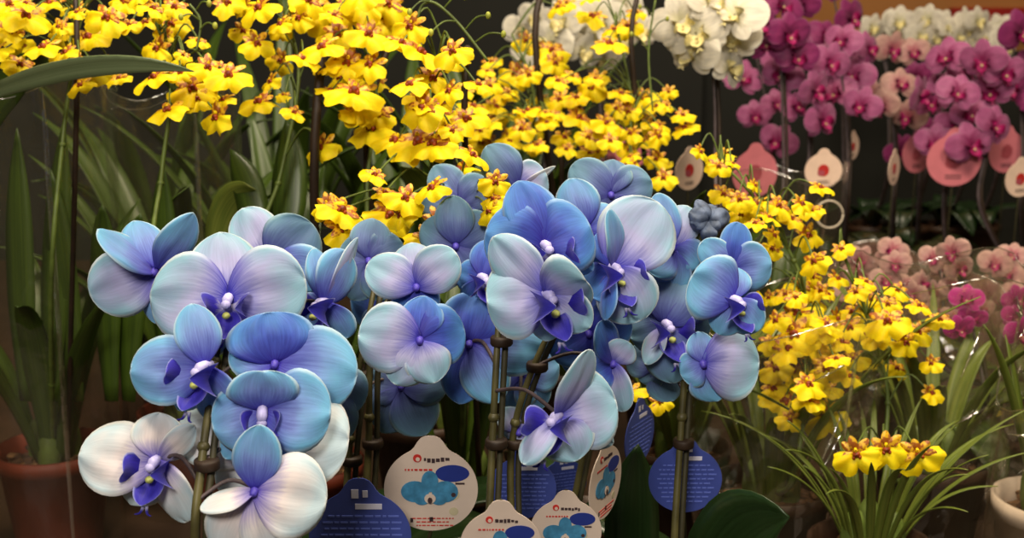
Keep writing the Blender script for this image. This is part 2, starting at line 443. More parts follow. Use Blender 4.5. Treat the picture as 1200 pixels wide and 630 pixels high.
BLUE = {
 'one': dict(pos=(-.19, .70), label='blue orchid with the large pale front bloom, leftmost of the blue orchids',
   paths=[[(229, 640, .685), (236, 545, .69), (247, 462, .71), (256, 400, .75), (268, 330, .78), (300, 290, .81)]]),
 'two': dict(pos=(-.115, .89), label='blue orchid rising on twin stems just behind the round white blue-printed tag',
   paths=[[(405, 650, .86), (408, 540, .86), (420, 440, .86), (437, 345, .87), (446, 300, .92)], [(428, 650, .85), (432, 520, .85), (437, 400, .84), (470, 330, .86), (520, 295, .90)]]),
 'three': dict(pos=(-.012, .73), label='blue orchid on the thick dark central stem with the open pale bloom facing right',
   paths=[[(571, 650, .80), (577, 520, .80), (583, 400, .80), (590, 310, .83), (600, 240, .89)], [(600, 650, .83), (600, 520, .83), (625, 430, .82), (670, 340, .83), (690, 285, .84)]]),
 'four': dict(pos=(.125, .83), label='blue orchid with a withered grey bud, rightmost of the blue orchids',
   paths=[[(790, 650, .85), (797, 520, .85), (805, 400, .85), (812, 310, .85), (830, 262, .84)]]),
 'five': dict(pos=(.055, 1.03), label='blue orchid at the back whose pale cyan bloom rises above the central cluster',
   paths=[[(660, 650, .96), (690, 500, .93), (715, 380, .86), (722, 300, .86), (714, 240, .93)]]),
}
FL = []
def F(pl, cx, cy, D, tone, petals, lip=None, ls=1.0): FL.append((pl, cx, cy, D, tone, petals, lip, ls))
# ---- leftmost plant
F('one', 268, 350, .74, 'lilac', [('S', 257, 270, 16, 84, 0), ('P', 175, 345, -4, 108, 5), ('P', 357, 326, -2, 104, -5), ('S', 232, 418, 5, 60, 0), ('S', 308, 415, 5, 60, 0)], (0, -8), 1.15)
F('one', 181, 318, .77, 'blue', [('S', 158, 257, 8, 56, 20), ('N', 229, 252, -6, 52, 35), ('P', 116, 268, -22, 62, 62), ('P', 105, 345, -10, 80, 0, 'lilac'), ('S', 181, 380, 2, 42, 35)], None)
F('one', 318, 310, .80, 'blue', [('P', 283, 243, 4, 62, 0, 'lilac'), ('P', 366, 262, 6, 78, 10, 'shade_blue'), ('P', 385, 320, 6, 60, 0), ('S', 300, 360, 6, 50, 0)], None)
F('one', 380, 355, .78, 'blue', [('S', 370, 290, 0, 36, 25), ('P', 408, 294, 4, 62, 38), ('P', 404, 398, 6, 56, 40), ('N', 422, 279, 12, 30, 55, 'lilac'), ('P', 348, 372, 4, 50, 30)], (-38, 0), 1.2)
F('one', 240, 430, .70, 'blue', [('P', 151, 436, -4, 84, 5), ('S', 225, 355, 2, 56, 10), ('P', 283, 492, 4, 66, 55), ('S', 208, 482, 4, 42, 0), ('S', 250, 495, 6, 36, 0)], (-28, -5), 1.2)
F('one', 322, 426, .718, 'blue', [('P', 312, 366, 0, 104, 0, 'deep'), ('P', 419, 438, 8, 106, -8), ('P', 271, 405, 4, 60, 20), ('S', 283, 448, 4, 42, 0), ('S', 360, 478, 8, 50, 0)], None)
F('one', 308, 480, .695, 'blue', [('P', 308, 437, -12, 84, 0), ('P', 248, 500, -2, 80, 10), ('P', 387, 482, 0, 100, -5), ('S', 262, 538, 4, 46, 0), ('S', 352, 540, 4, 46, 0)], (0, -50), .9)
F('one', 184, 540, .70, 'cream', [('P', 91, 532, -2, 90, 8), ('S', 152, 592, 4, 56, 0), ('S', 188, 483, 4, 66, 20), ('P', 216, 613, -4, 72, 52), ('S', 230, 500, 8, 40, 30)], (-15, -5), 1.15)
F('one', 312, 512, .715, 'cream', [('P', 407, 512, -6, 118, -12), ('P', 204, 508, 2, 84, 0), ('S', 372, 572, 4, 62, 0), ('S', 255, 575, 4, 50, 0)], None)
F('one', 298, 575, .68, 'cream', [('S', 304, 498, -4, 58, 0, 'blue'), ('P', 234, 594, -6, 44, 55), ('P', 382, 585, 0, 102, 0), ('S', 262, 655, 2, 80, 0), ('S', 335, 660, 2, 74, 0)], None)
F('one', 386, 452, .80, 'shade_blue', [('P', 428, 470, 4, 62, 10), ('S', 407, 514, 4, 46, 0), ('S', 380, 400, 6, 50, 0)], None)
# ---- second plant
F('two', 488, 336, .80, 'lilac', [('P', 430, 310, -4, 56, 12), ('P', 533, 296, -8, 58, -12), ('S', 482, 283, 6, 56, 0), ('S', 470, 372, 6, 40, 0, 'deep'), ('S', 505, 372, 6, 40, 0, 'deep')], None)
F('two', 492, 398, .785, 'lilac', [('P', 420, 392, -6, 84, 0), ('S', 462, 450, -4, 58, 0), ('S', 510, 448, -4, 56, 0), ('P', 545, 385, 8, 74, 0, 'deep'), ('S', 497, 346, 6, 52, 0, 'deep')], None)
F('two', 470, 452, .87, 'shade_blue', [('S', 447, 508, 4, 56, 0), ('S', 500, 510, 4, 62, 0), ('P', 422, 445, 4, 62, 0), ('P', 525, 440, 4, 60, 0)], None)
F('two', 432, 305, .88, 'shade_blue', [('S', 437, 255, 4, 50, 0), ('P', 398, 290, 4, 52, 0), ('P', 472, 285, 4, 52, 0), ('S', 412, 352, 4, 46, 0), ('S', 455, 352, 4, 46, 0)], None)
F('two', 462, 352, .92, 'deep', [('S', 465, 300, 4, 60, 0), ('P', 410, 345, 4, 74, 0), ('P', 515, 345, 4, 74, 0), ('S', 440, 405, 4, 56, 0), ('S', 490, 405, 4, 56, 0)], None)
F('two', 534, 288, .86, 'shade_blue', [('S', 531, 229, -4, 48, 0), ('P', 578, 258, 4, 56, 10), ('P', 494, 262, 4, 48, 0), ('S', 560, 338, 4, 46, 0), ('S', 515, 340, 4, 44, 0)], None)
F('two', 540, 238, .91, 'shade_blue', [('S', 508, 194, 4, 46, 0), ('P', 574, 212, 4, 48, 0), ('P', 490, 235, 4, 44, 0), ('S', 555, 285, 4, 40, 0)], None)
# ---- central plant
F('three', 550, 402, .83, 'deep', [('P', 562, 343, 0, 78, 0), ('P', 488, 372, 2, 62, 0), ('P', 644, 410, 2, 70, 0, 'blue'), ('S', 538, 474, 2, 56, 0), ('S', 585, 472, 0, 60, 0, 'blue')], None)
F('three', 638, 288, .765, 'deep', [('S', 607, 211, 4, 66, 10), ('P', 569, 272, -2, 86, 5), ('P', 690, 262, -4, 92, -10), ('S', 695, 318, 2, 40, 20), ('S', 612, 335, 6, 50, 0)], (22, -5), 1.25)
F('three', 640, 345, .735, 'lilac', [('P', 571, 352, -6, 98, 8), ('S', 576, 279, -2, 60, -10), ('P', 687, 332, -10, 104, 52), ('S', 692, 384, 2, 54, 10), ('S', 640, 400, 6, 46, 10)], (32, -8), 1.35)
F('three', 688, 268, .81, 'blue', [('S', 667, 209, 0, 54, 0), ('P', 640, 262, 4, 50, 0), ('P', 725, 250, 4, 46, 0), ('S', 700, 320, 4, 40, 0, 'deep')], None)
F('three', 608, 218, .86, 'shade_blue', [('S', 570, 171, -4, 50, 0), ('P', 641, 205, 2, 52, 0, 'lilac'), ('N', 652, 196, 6, 14, 40, 'cream'), ('S', 580, 250, 4, 44, 0), ('S', 630, 250, 4, 44, 0)], None)
F('three', 654, 488, .725, 'lilac', [('P', 695, 413, -14, 56, 58), ('P', 610, 540, -10, 56, 55), ('P', 722, 468, 4, 100, 0), ('S', 676, 540, -2, 66, 0), ('S', 720, 520, 6, 40, 0)], (-35, -5), 1.2)
F('three', 564, 326, .83, 'deep', [('S', 575, 280, 4, 40, 0), ('P', 535, 320, 4, 40, 0), ('P', 600, 330, 4, 44, 0), ('S', 548, 362, 4, 34, 0), ('S', 582, 362, 4, 34, 0)], (30, 0), 1.0)
F('three', 690, 390, .825, 'deep', [('P', 645, 415, 0, 58, 0), ('P', 740, 372, 0, 66, 20), ('S', 716, 436, 2, 48, 15), ('S', 690, 338, 4, 56, 0), ('S', 668, 440, 4, 46, 0)], None)
F('three', 612, 436, .87, 'blue', [('P', 655, 425, 4, 60, 0), ('S', 598, 480, 4, 50, 0), ('P', 570, 430, 4, 56, 0), ('S', 635, 480, 4, 46, 0)], None)
F('three', 608, 505, .83, 'lilac', [('S', 590, 478, 0, 34, 20), ('S', 600, 520, 2, 32, 0), ('P', 630, 490, 2, 40, 0)], None)
F('three', 718, 425, .80, 'blue', [('S', 738, 402, -4, 40, 20, 'lilac'), ('P', 728, 482, -8, 46, 42, 'lilac'), ('P', 706, 376, -8, 48, 50, 'deep'), ('P', 692, 440, 6, 50, 20, 'deep')], None)
# ---- back plant
F('five', 718, 314, .79, 'lilac', [('P', 772, 236, 6, 96, 0), ('P', 750, 376, -4, 76, 10), ('S', 720, 246, -16, 44, 62, 'blue'), ('S', 706, 374, -12, 40, 60, 'deep'), ('P', 690, 345, 4, 60, 30, 'deep'), ('S', 705, 270, 6, 40, 20, 'deep')], (32, -5), 1.25)
F('five', 716, 228, .89, 'shade_blue', [('P', 670, 193, 2, 50, 5), ('P', 764, 212, 4, 56, 0), ('S', 718, 186, 4, 50, 0), ('S', 690, 265, 4, 40, 0), ('S', 745, 270, 4, 44, 0)], None)
F('five', 740, 330, .90, 'blue', [('S', 745, 270, 4, 60, 0), ('P', 690, 330, 4, 70, 0), ('P', 790, 335, 4, 70, 0), ('S', 720, 390, 4, 50, 0), ('S', 765, 390, 4, 50, 0)], None)
# ---- rightmost plant
F('four', 788, 290, .84, 'blue', [('S', 770, 226, 2, 40, 0), ('P', 806, 240, 4, 46, 0, 'lilac'), ('P', 756, 312, -4, 60, 5), ('P', 816, 314, 0, 54, 0), ('S', 782, 350, 2, 52, 0)], None)
F('four', 858, 316, .82, 'blue', [('P', 866, 260, 0, 40, 15, 'deep'), ('P', 822, 284, -4, 40, 10), ('P', 905, 308, 0, 60, 5), ('S', 840, 345, 4, 38, 0), ('S', 880, 350, 4, 36, 0)], None)
F('four', 860, 352, .80, 'blue', [('P', 812, 322, -4, 84, 10), ('P', 888, 388, -4, 46, 10), ('S', 842, 392, 2, 46, 0), ('S', 862, 312, 6, 40, 0)], (32, -5), 1.05)
F('four', 780, 380, .84, 'shade_blue', [('P', 802, 324, 0, 88, 0), ('P', 836, 372, 6, 60, 10), ('S', 755, 425, -6, 32, 35, 'lilac'), ('S', 790, 450, 4, 64, 0), ('P', 738, 395, 6, 56, 0)], (22, -5), 1.25)
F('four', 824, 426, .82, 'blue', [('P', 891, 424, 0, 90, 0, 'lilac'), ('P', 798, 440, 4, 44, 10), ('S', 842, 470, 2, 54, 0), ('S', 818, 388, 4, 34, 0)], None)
F('four', 768, 428, .87, 'shade_blue', [('S', 752, 448, 2, 40, 0), ('S', 790, 470, 4, 46, 0), ('P', 735, 415, 4, 44, 0), ('P', 805, 420, 4, 44, 0)], None)

for key, d in BLUE.items():
    x, y = d['pos']
    root = thing('blue_orchid', (x, y, BENCH), d['label'], 'orchid', 'blue moth orchids'); d['root'] = root
    pot(root, .052, .105, 'cpot'); phal_leaves(root, 4, .15, .055, 'dleaf', hash(key) % 7 if False else len(key) + ord(key[0]))
    cs = [blue_flower(root, *f[1:]) for f in FL if f[0] == key]
    foot = Vector((x, y, BENCH + .09))
    paths = []
    for i, pa in enumerate(d['paths']):
        P = [at(*q) for q in pa]; off = Vector((.012 * (i * 2 - 1), .01, 0)) if len(d['paths']) > 1 else Vector((0, 0.008, 0))
        low = P[0] * .35 + (foot + off) * .65
        paths.append([foot + off, low] + P)
    if len(paths) == 1: spike(root, paths[0], cs)
    else:
        mids = [[], []]
        for c in cs:
            dd = [min((c - q).length for q in smooth_path(p, 5)) for p in paths]; mids[dd.index(min(dd))].append(c)
        for p, cc in zip(paths, mids): spike(root, p, cc)
    for p in paths:
        q = [Vector(v) + Vector((.0052, .004, 0)) for v in p]
        k = MB(); k.tube([v - root.location for v in smooth_path(q[:max(4, len(q) - 1)], 5)], .0021, M['stake'], 7); k.build('stake', root)
        for i in (3, 4):
            if i < len(p):
                k = MB(); c = (Vector(p[i]) + q[i]) / 2 - root.location
                k.lathe([(.0068, -.003), (.0074, -.002), (.0074, .002), (.0068, .003)], M['bstake'], 12, c, cap1=True); k.build('clip', root)
# the withered bud on the rightmost plant
root = BLUE['four']['root']; k = MB(); c = at(830, 258, .835) - root.location
rb_ = random.Random(5)
for i in range(7):
    a = i * 2 * PI / 7 + rb_.uniform(-.3, .3); d = Vector((math.cos(a), rb_.uniform(-.9, .2), math.sin(a) * .9)) * rb_.uniform(.011, .017)
    k.tepal(c, c + d, rb_.uniform(.010, .016), Vector((-math.sin(a), 0, math.cos(a))), Vector((0, -1, 0)), M['bud'], 'S', .9, .7, .22, 11, 9, a * 3)
k.build('withered_bud', root, solid=.0005)

# ------------------------------------------------------------------ yellow dancing-lady orchids
def onc_lip(seed):
    rr = random.Random(seed); k = MB(); n, m = 28, 6; rows = []
    a0 = R(112); nn = rr.uniform(.78, .9)
    for i in range(m + 1):
        t = i / m; row = []
        for j in range(n + 1):
            q = -1 + 2 * j / n; ph = q * a0
            rad = .0165 * (1 - .20 * math.exp(-(q / .07) ** 2)) * (.80 + .22 * math.sin(min(1, abs(q) * 1.15) * PI) ** .7)
            if abs(q) > .86: rad *= 1 - (abs(q) - .86) * 3.4
            rad *= 1 + .045 * math.sin(q * 17 + seed) + .03 * math.sin(q * 31 + 2 * seed)
            x = math.sin(ph) * rad * t * 1.05; y = -math.cos(ph) * rad * t * .95 - .001
            z = .004 * t * (1 - t) * 2.5 - .003 * t * t * q * q + .0020 * math.sin(q * 13 + seed * 2) * t * t + .0008 * math.sin(q * 5 + seed) * t
            row.append(k.vert((x, y, z), (t, j / n), t))
        rows.append(row)
    for A, B in zip(rows, rows[1:]):
        for j in range(n): k.face((A[j], A[j + 1], B[j + 1], B[j]), M['yellow'])
    return k.mesh('lip')
def onc_tepals(seed):
    rr = random.Random(seed); k = MB()
    for ang, L in ((90, .0095), (38, .0105), (142, .0105), (-12, .009), (192, .009)):
        a = R(ang + rr.uniform(-10, 10)); d = Vector((math.cos(a), math.sin(a), rr.uniform(-.1, .35))).normalized()
        w = Vector((-math.sin(a), math.cos(a), 0)); nr = d.cross(w)
        k.tepal(d * .001, d * L * rr.uniform(1.0, 1.35), .0062, w, nr, M['tepal'], 'S', .2, .2, .12, 7, 5, rr.uniform(0, 6))
    return k.mesh('flower')
def onc_callus():
    k = MB(); k.ball((0, -.001, .0025), .0028, .0022, .0022, M['callus'], 8, 5)
    k.ball((-.002, -.003, .0025), .0013, .0016, .0015, M['callus'], 6, 4); k.ball((.002, -.003, .0025), .0013, .0016, .0015, M['callus'], 6, 4)
    k.ball((0, .002, .003), .0013, .002, .002, M['yellow'], 6, 4)
    return k.mesh('callus')
OL = [onc_lip(i) for i in range(6)]; OT = [onc_tepals(i + 20) for i in range(6)]; OC = onc_callus()
def onc_flower(root, px, py, w, D, yaw=None, pitch=None):
    C = at(px, py, D); sc = (w * D / FPX) / .0262
    yaw = rnd.uniform(-40, 40) if yaw is None else yaw; pitch = rnd.uniform(15, 70) if pitch is None else pitch
    fo = inst('flower', rnd.choice(OT), root, C - root.location, (R(90 - pitch), R(rnd.uniform(-26, 26)), R(yaw)), sc)
    inst('lip', rnd.choice(OL), fo, (0, 0, 0)); inst('callus', OC, fo, (0, 0, 0))
    return C
def strap_leaves(root, n, L, W, m='leaf', seed=0, z=.09, spread=1.0, up=.8, lean=(0, 0)):
    rr = random.Random(seed)
    for i in range(n):
        a = 2 * PI * (i + rr.uniform(-.3, .3)) / n; d = Vector((math.cos(a), math.sin(a), 0)); s = Vector((-d.y, d.x, 0))
        l = L * rr.uniform(.65, 1.1); b = d * .018 + Vector((0, 0, z)); sp = spread * rr.uniform(.5, 1.1)
        ln = Vector((lean[0], lean[1], 0))
        k = MB(); k.leaf(b, b + d * l * .18 * sp + Vector((0, 0, l * up * .75)), b + d * l * .55 * sp + ln * l + Vector((0, 0, l * up * rr.uniform(.75, 1.05))), W * rr.uniform(.8, 1.15), M[m], s, .35, 14, .35)
        k.build('leaf', root, solid=.0008)
    for i in range(3):      # the swollen bulbs the leaves grow from
        a = 2.1 * i + seed; k = MB(); k.ball((.018 * math.cos(a), .018 * math.sin(a), z + .018), .012, .010, .03, M['gstem'], 10, 7); k.build('bulb', root)

# plant key: pot position, depth of its flowers, stem pixels, label
ONC = {
 'a': dict(pos=(-.47, 1.20), D=1.05, stem=[(60, 330), (75, 150), (90, 20), (60, -40)], leaves=(9, .36, .028), lab='yellow orchid in the terracotta pot at the far left edge'),
 'b': dict(pos=(-.36, 1.32), D=1.02, stem=[(180, 330), (190, 200), (200, 80), (160, -20)], leaves=(9, .36, .028), lab='yellow orchid in the second terracotta pot from the left edge, arching grey-green leaf above'),
 'c': dict(pos=(-.205, 1.16), D=1.06, stem=[(300, 330), (330, 200), (350, 80), (320, -20)], leaves=(8, .36, .028), lab='yellow orchid with upright dark leaves behind the pale front blue bloom'),
 'd': dict(pos=(-.10, 1.30), D=1.06, stem=[(440, 330), (430, 220), (440, 100), (400, -10)], leaves=(8, .34, .028), lab='yellow orchid with the densest golden spray, behind a thick dark stake'),
 'e': dict(pos=(-.05, 1.12), D=.98, stem=[(545, 330), (520, 240), (500, 150), (520, 40)], leaves=(7, .30, .026), lab='yellow orchid whose lowest spray dangles down over the blue blooms'),
 'f': dict(pos=(.065, 1.50), D=1.38, stem=[(610, 330), (620, 220), (625, 110), (600, 40)], leaves=(8, .36, .028), lab='small-flowered yellow orchid behind the tallest blue blooms, left of the pale white sprays'),
 'g': dict(pos=(.19, 1.45), D=1.34, stem=[(740, 330), (735, 220), (740, 120), (720, 20)], leaves=(8, .36, .028), lab='small-flowered yellow orchid directly below the white moth orchids'),
 'h': dict(pos=(.245, 1.10), D=1.08, stem=[(930, 560), (945, 440), (940, 330), (890, 240), (845, 190)], leaves=(14, .26, .016), lab='yellow orchid with a tall cascading spray right of the blue blooms'),
 'i': dict(pos=(.42, 1.17), D=1.10, stem=[(1040, 560), (1040, 460), (1020, 380), (985, 290)], leaves=(14, .24, .016), lab='yellow orchid in glinting clear film with three low blooms facing out'),
}
OF = [ # key, px, py, w
 ('a',30,18,48),('a',72,32,30),('a',105,44,46),('a',127,20,44),('a',20,50,44),('a',52,56,40),('a',5,35,40),('a',60,5,38),('a',110,82,36),('a',150,5,30),('a',90,10,30),('a',10,5,40),('a',78,62,34),
 ('a',95,100,30),('a',140,92,26),
 ('b',200,28,38),('b',186,56,36),('b',232,48,24),('b',182,92,44),('b',224,102,48),('b',268,88,46),('b',197,130,42),('b',255,136,40),('b',170,28,34),('b',205,8,34),('b',265,3,36),('b',180,10,30),('b',240,92,34),('b',262,118,30),
 ('c',305,9,44),('c',300,50,36),('c',305,120,42),('c',345,132,26),('c',330,70,30),('c',330,28,30),('c',285,35,28),('c',378,172,42),('c',355,70,34),('c',318,95,26),('c',352,20,34),('c',288,5,30),
 ('d',378,56,46),('d',385,22,44),('d',412,8,56),('d',455,22,54),('d',408,72,42),('d',415,108,58),('d',432,40,46),('d',395,40,44),('d',440,150,54),('d',365,6,44),('d',435,75,40),('d',428,5,50),('d',455,3,44),('d',440,95,34),('d',415,130,36),('d',400,90,34),
 ('e',490,62,52),('e',497,125,50),('e',505,90,44),('e',528,106,34),('e',490,166,60),('e',540,200,48),('e',510,168,54),('e',465,165,46),('e',545,140,44),('e',530,60,40),('e',480,100,40),('e',515,135,40),('e',560,100,30),('e',525,150,44),('e',482,30,40),('e',470,50,38),
 ('e2',400,246,50),('e2',400,266,44),('e2',455,250,52),('e2',476,232,42),('e2',450,226,30),('e2',512,258,40),('e2',500,280,42),('e2',508,220,40),('e2',580,212,34),('e2',574,246,32),('e2',440,205,30),('e2',552,182,38),('e2',470,250,34),('e2',384,240,34),('e2',578,232,26),
 ('f',573,100,26),('f',605,85,36),('f',590,112,28),('f',570,145,32),('f',612,150,30),('f',632,116,28),('f',646,58,36),('f',650,73,30),('f',655,8,26),('f',645,135,28),('f',575,72,22),('f',590,140,30),('f',555,125,34),('f',620,130,30),('f',600,165,30),('f',565,165,34),('f',630,170,26),('f',580,125,30),
 ('g',695,20,34),('g',712,52,40),('g',695,100,34),('g',727,110,28),('g',752,114,36),('g',677,138,38),('g',710,144,34),('g',752,140,36),('g',740,156,26),('g',802,150,28),('g',800,135,24),('g',690,178,24),('g',655,95,26),('g',720,35,26),('g',770,125,26),('g',735,175,26),('g',778,208,28),('g',660,160,28),('g',690,160,26),('g',755,165,24),('g',770,185,26),('g',715,165,26),('g',675,115,28),('g',735,130,28),
 ('h',845,182,30),('h',842,194,26),('h',848,226,28),('h',866,233,28),('h',882,240,26),('h',912,240,32),('h',938,238,28),('h',952,246,26),('h',886,262,26),('h',906,275,26),('h',945,274,36),('h',906,290,24),('h',960,220,28),('h',870,250,28),('h',928,256,28),('h',955,305,34),('h',950,322,30),('h',938,335,30),('h',935,365,46),('h',930,390,52),('h',955,405,50),('h',920,470,46),('h',930,430,48),('h',905,400,30),('h',925,490,28),('h',908,430,34),('h',965,385,38),('h',910,375,30),('h',945,450,40),('h',900,255,26),('h',968,487,46),('h',950,350,34),('h',920,345,26),('h',875,342,32),('h',968,430,38),('h',905,455,34),('h',945,470,34),('h',968,455,32),('h',922,408,40),
 ('i',985,292,26),('i',980,326,26),('i',962,340,26),('i',1003,342,26),('i',1000,365,34),('i',1040,375,44),('i',1076,358,26),('i',1052,340,26),('i',995,382,34),('i',1076,388,32),('i',1000,420,32),('i',1060,400,34),('i',1092,425,24),('i',1090,460,28),('i',995,440,30),('i3',1003,530,46),('i3',1037,524,46),('i3',1076,530,46),('i',1050,430,26),('i',985,400,30),('i',1025,395,30),('i',1020,350,24),('i',1040,355,26),('i',980,372,28),('i',1015,330,22),
 ('z',772,470,28),('z',738,460,34),
]
rx_ = random.Random(11)
for (q, px, py, w) in list(OF):
    if q in 'abcdefgh' and q != 'e2' and py < 200 or (q in ('h', 'i') and rx_.random() < .35):
        n_ = 1 if q in 'abfgh' else (1 if rx_.random() < .5 else 0)
        for _ in range(n_): OF.append((q, px + rx_.uniform(-30, 30), min(max(-15, py + rx_.uniform(-24, 20)), 172 if q in 'abc' else 500), w * rx_.uniform(.6, .85)))
for key, d in ONC.items():
    x, y = d['pos']
    root = thing('yellow_orchid', (x, y, BENCH), d['lab'], 'orchid', 'yellow dancing lady orchids'); d['root'] = root
    pot(root, .055, .11, 'terra' if key in 'abc' else 'cpot')
    n, L, W = d['leaves']; strap_leaves(root, n, L, W, 'lleaf' if key in 'hi' else 'leaf', ord(key), spread=1.0)
    cs = []
    for (q, px, py, w) in OF:
        if q == key: cs.append(onc_flower(root, px, py, w, d['D'] + rnd.uniform(-.05, .05)))
        elif q == 'e2' and key == 'e': cs.append(onc_flower(root, px, py, w, rnd.uniform(.86, .93) if px < 540 else .85))
        elif q == 'i3' and key == 'i': cs.append(onc_flower(root, px, py, w, .97, rnd.uniform(-12, 12), rnd.uniform(2, 14)))
        elif q == 'z' and key == 'h': cs.append(onc_flower(root, px, py, w, 1.0))
    P = [Vector((x, y, BENCH + .1))] + [at(a, b, d['D'] + .02) for a, b in d['stem']]
    spike(root, P, cs, .0026, .0012, 'gstem', 'gstem', .0008, sag=.02)
def onc_stake(key, px0, py0, px1, py1, D, r=.003):
    root = ONC[key]['root']; b = at(px1, py1, D); x, y = ONC[key]['pos']
    k = MB(); k.tube([p - root.location for p in smooth_path([(x + .02, y - .02, BENCH + .09), b, at(px0, py0, D)], 4)], r, M['bstake'], 7); k.build('stake', root)
onc_stake('a', 88, -10, 90, 120, 1.06, .0025); onc_stake('c', 378, 60, 368, 220, 1.04, .004); onc_stake('e', 548, 55, 545, 170, 1.0, .0028)
onc_stake('f', 634, -10, 630, 90, 1.40, .004); onc_stake('f', 664, 90, 658, 210, 1.40, .003); onc_stake('g', 748, -10, 743, 100, 1.36, .003); onc_stake('d', 462, 30, 430, 220, 1.10, .003)

def shoot(root, pts, twigs, D):
    k = MB(); P = [at(a, b, D) - root.location for a, b in pts]; k.tube(smooth_path(P, 6), .0011, M['gstem'], 6)
    for (a, b), (c, d) in twigs:
        A, B = at(a, b, D) - root.location, at(c, d, D - .01) - root.location
        k.tube(smooth_path([A, (A + B) / 2 + Vector((0, 0, .004)), B], 4), .0007, M['gstem'], 5); k.ball(B, .0022, .0022, .0030, M['ybud'], 7, 5)
    k.build('budded_shoot', root)
shoot(ONC['e']['root'], [(500, 75), (490, 20), (505, 2), (535, 25), (572, 72)], [((535, 25), (505, 38)), ((545, 35), (572, 18)), ((556, 50), (590, 40)), ((520, 10), (545, -4)), ((505, 2), (480, 14))], .98)
shoot(ONC['b']['root'], [(230, 60), (235, 25), (222, 5)], [((235, 25), (212, 20)), ((234, 35), (252, 30)), ((230, 12), (245, 4))], 1.0)
shoot(ONC['g']['root'], [(765, 130), (760, 60), (768, 0)], [((760, 60), (740, 40)), ((762, 40), (782, 22)), ((765, 20), (750, 8))], 1.32)
# arching leaf over the left sleeve, light leaves of plants b and c
def extra_leaf(root, pts, W, m, side=(0, -.3, 1)):
    k = MB(); a, b, c = [at(*p) - root.location for p in pts]
    k.leaf(a, b, c, W, M[m], Vector(side), .2, 16, .5); k.build('leaf', root, solid=.001)
rb = ONC['b']['root']
extra_leaf(rb, [(-50, 128, 1.10), (95, 50, .92), (228, 84, .95)], .017, 'gleaf')
extra_leaf(ONC['a']['root'], [(-10, 150, 1.15), (20, 70, 1.1), (60, 70, 1.05)], .03, 'leaf')
extra_leaf(rb, [(248, 330, 1.16), (250, 215, 1.14), (300, 222, 1.12)], .03, 'lleaf', (1, -.4, 0))
extra_leaf(ONC['c']['root'], [(330, 300, 1.1), (345, 210, 1.1), (335, 140, 1.12)], .032, 'leaf', (1, -.2, 0))
extra_leaf(ONC['c']['root'], [(300, 300, 1.12), (300, 220, 1.12), (270, 175, 1.14)], .03, 'leaf', (1, -.2, 0))
extra_leaf(ONC['d']['root'], [(520, 300, 1.12), (500, 210, 1.1), (470, 195, 1.05)], .03, 'lleaf', (1, -.2, 0))
for px0, px1, py1 in ((30, 20, 150), (60, 75, 140), (90, 60, 200), (130, 120, 240), (150, 165, 250), (200, 190, 190)):
    extra_leaf(ONC['a' if px0 < 110 else 'b']['root'], [(px0, 470, 1.22), ((px0 + px1) / 2 - 8, 300, 1.2), (px1, py1, 1.18)], .032, 'leaf', (1, -.3, 0))

extra_leaf(BLUE['four']['root'], [(800, 760, .84), (850, 590, .76), (925, 606, .72)], .055, 'dleaf', (0, 0, 1))
extra_leaf(BLUE['five']['root'], [(745, 760, .98), (735, 610, .94), (748, 520, .92)], .042, 'dleaf', (1, 0, 0))
# ------------------------------------------------------------------ moth orchids further back
def phal_proto(m, mlip, seed):
    rr = random.Random(seed); k = MB()
    for kind, ang, L, W in (('S', 90, .036, .026), ('S', 222, .034, .024), ('S', 318, .034, .024), ('P', 12, .040, .042), ('P', 168, .040, .042)):
        a = R(ang + rr.uniform(-5, 5)); d = Vector((math.cos(a), math.sin(a), rr.uniform(-.15, .1))).normalized()
        w = Vector((-math.sin(a), math.cos(a), 0)); nr = w.cross(d); nr = -nr if nr.z < 0 else nr
        off = Vector((0, 0, -.001 if kind == 'S' else .001))
        k.tepal(d * .001 + off, d * L + off, W, w, nr, m, kind, .14, .1, .03, 10, 8, rr.uniform(0, 6))
    lip = lip_mesh(mlip, M['whitelip'])
    return k.mesh('flower'), lip.mesh('lip')
PH = {n: [phal_proto(M[n], M[l], i * 3 + 1) for i in range(3)] for n, l in (('pink', 'pinklip'), ('magenta', 'pinklip'), ('blush', 'pinklip'), ('white', 'whitelip'), ('wine', 'pinklip'))}
def phal(name, tone, pos, D, stems, flowers, label, group, potm='cpot', leafseed=1, leafm='dleaf', stakes=True, fsz=1.0):
    root = thing(name, (pos[0], pos[1], BENCH), label, 'orchid', group)
    pot(root, .05, .10, potm); phal_leaves(root, 4, .14, .05, leafm, leafseed)
    cs = []
    for (px, py, w) in flowers:
        C = at(px, py, D + rnd.uniform(-.04, .04)); sc = w * D / FPX / .082
        me, lm = rnd.choice(PH[tone])
        fo = inst('flower', me, root, C - root.location, (R(90 - rnd.uniform(-15, 25)), R(rnd.uniform(-25, 25)), R(rnd.uniform(-45, 45))), sc)
        inst('lip', lm, fo, (0, 0, 0)); cs.append(C)
    foot = Vector((pos[0], pos[1], BENCH + .09))
    P = [foot] + [at(a, b, D + .02) for a, b in stems]
    spike(root, P, cs, .0028, .0014, 'pstem', 'pstem', .0011)
    if stakes:
        k = MB(); k.tube([p + Vector((.006, .004, 0)) - root.location for p in smooth_path(P[:-1] if len(P) > 2 else P, 5)], .0024, M['bstake'], 6); k.build('stake', root)
    return root
def cloud(cx, cy, rx, ry, n, w, seed):
    rr = random.Random(seed); out = []
    for i in range(n):
        t = (i + .5) / n; a = i * 2.4 + rr.uniform(-.3, .3); q = math.sqrt(t)
        out.append((cx + rx * q * math.cos(a), cy + ry * q * math.sin(a), w * rr.uniform(.85, 1.15)))
    return out
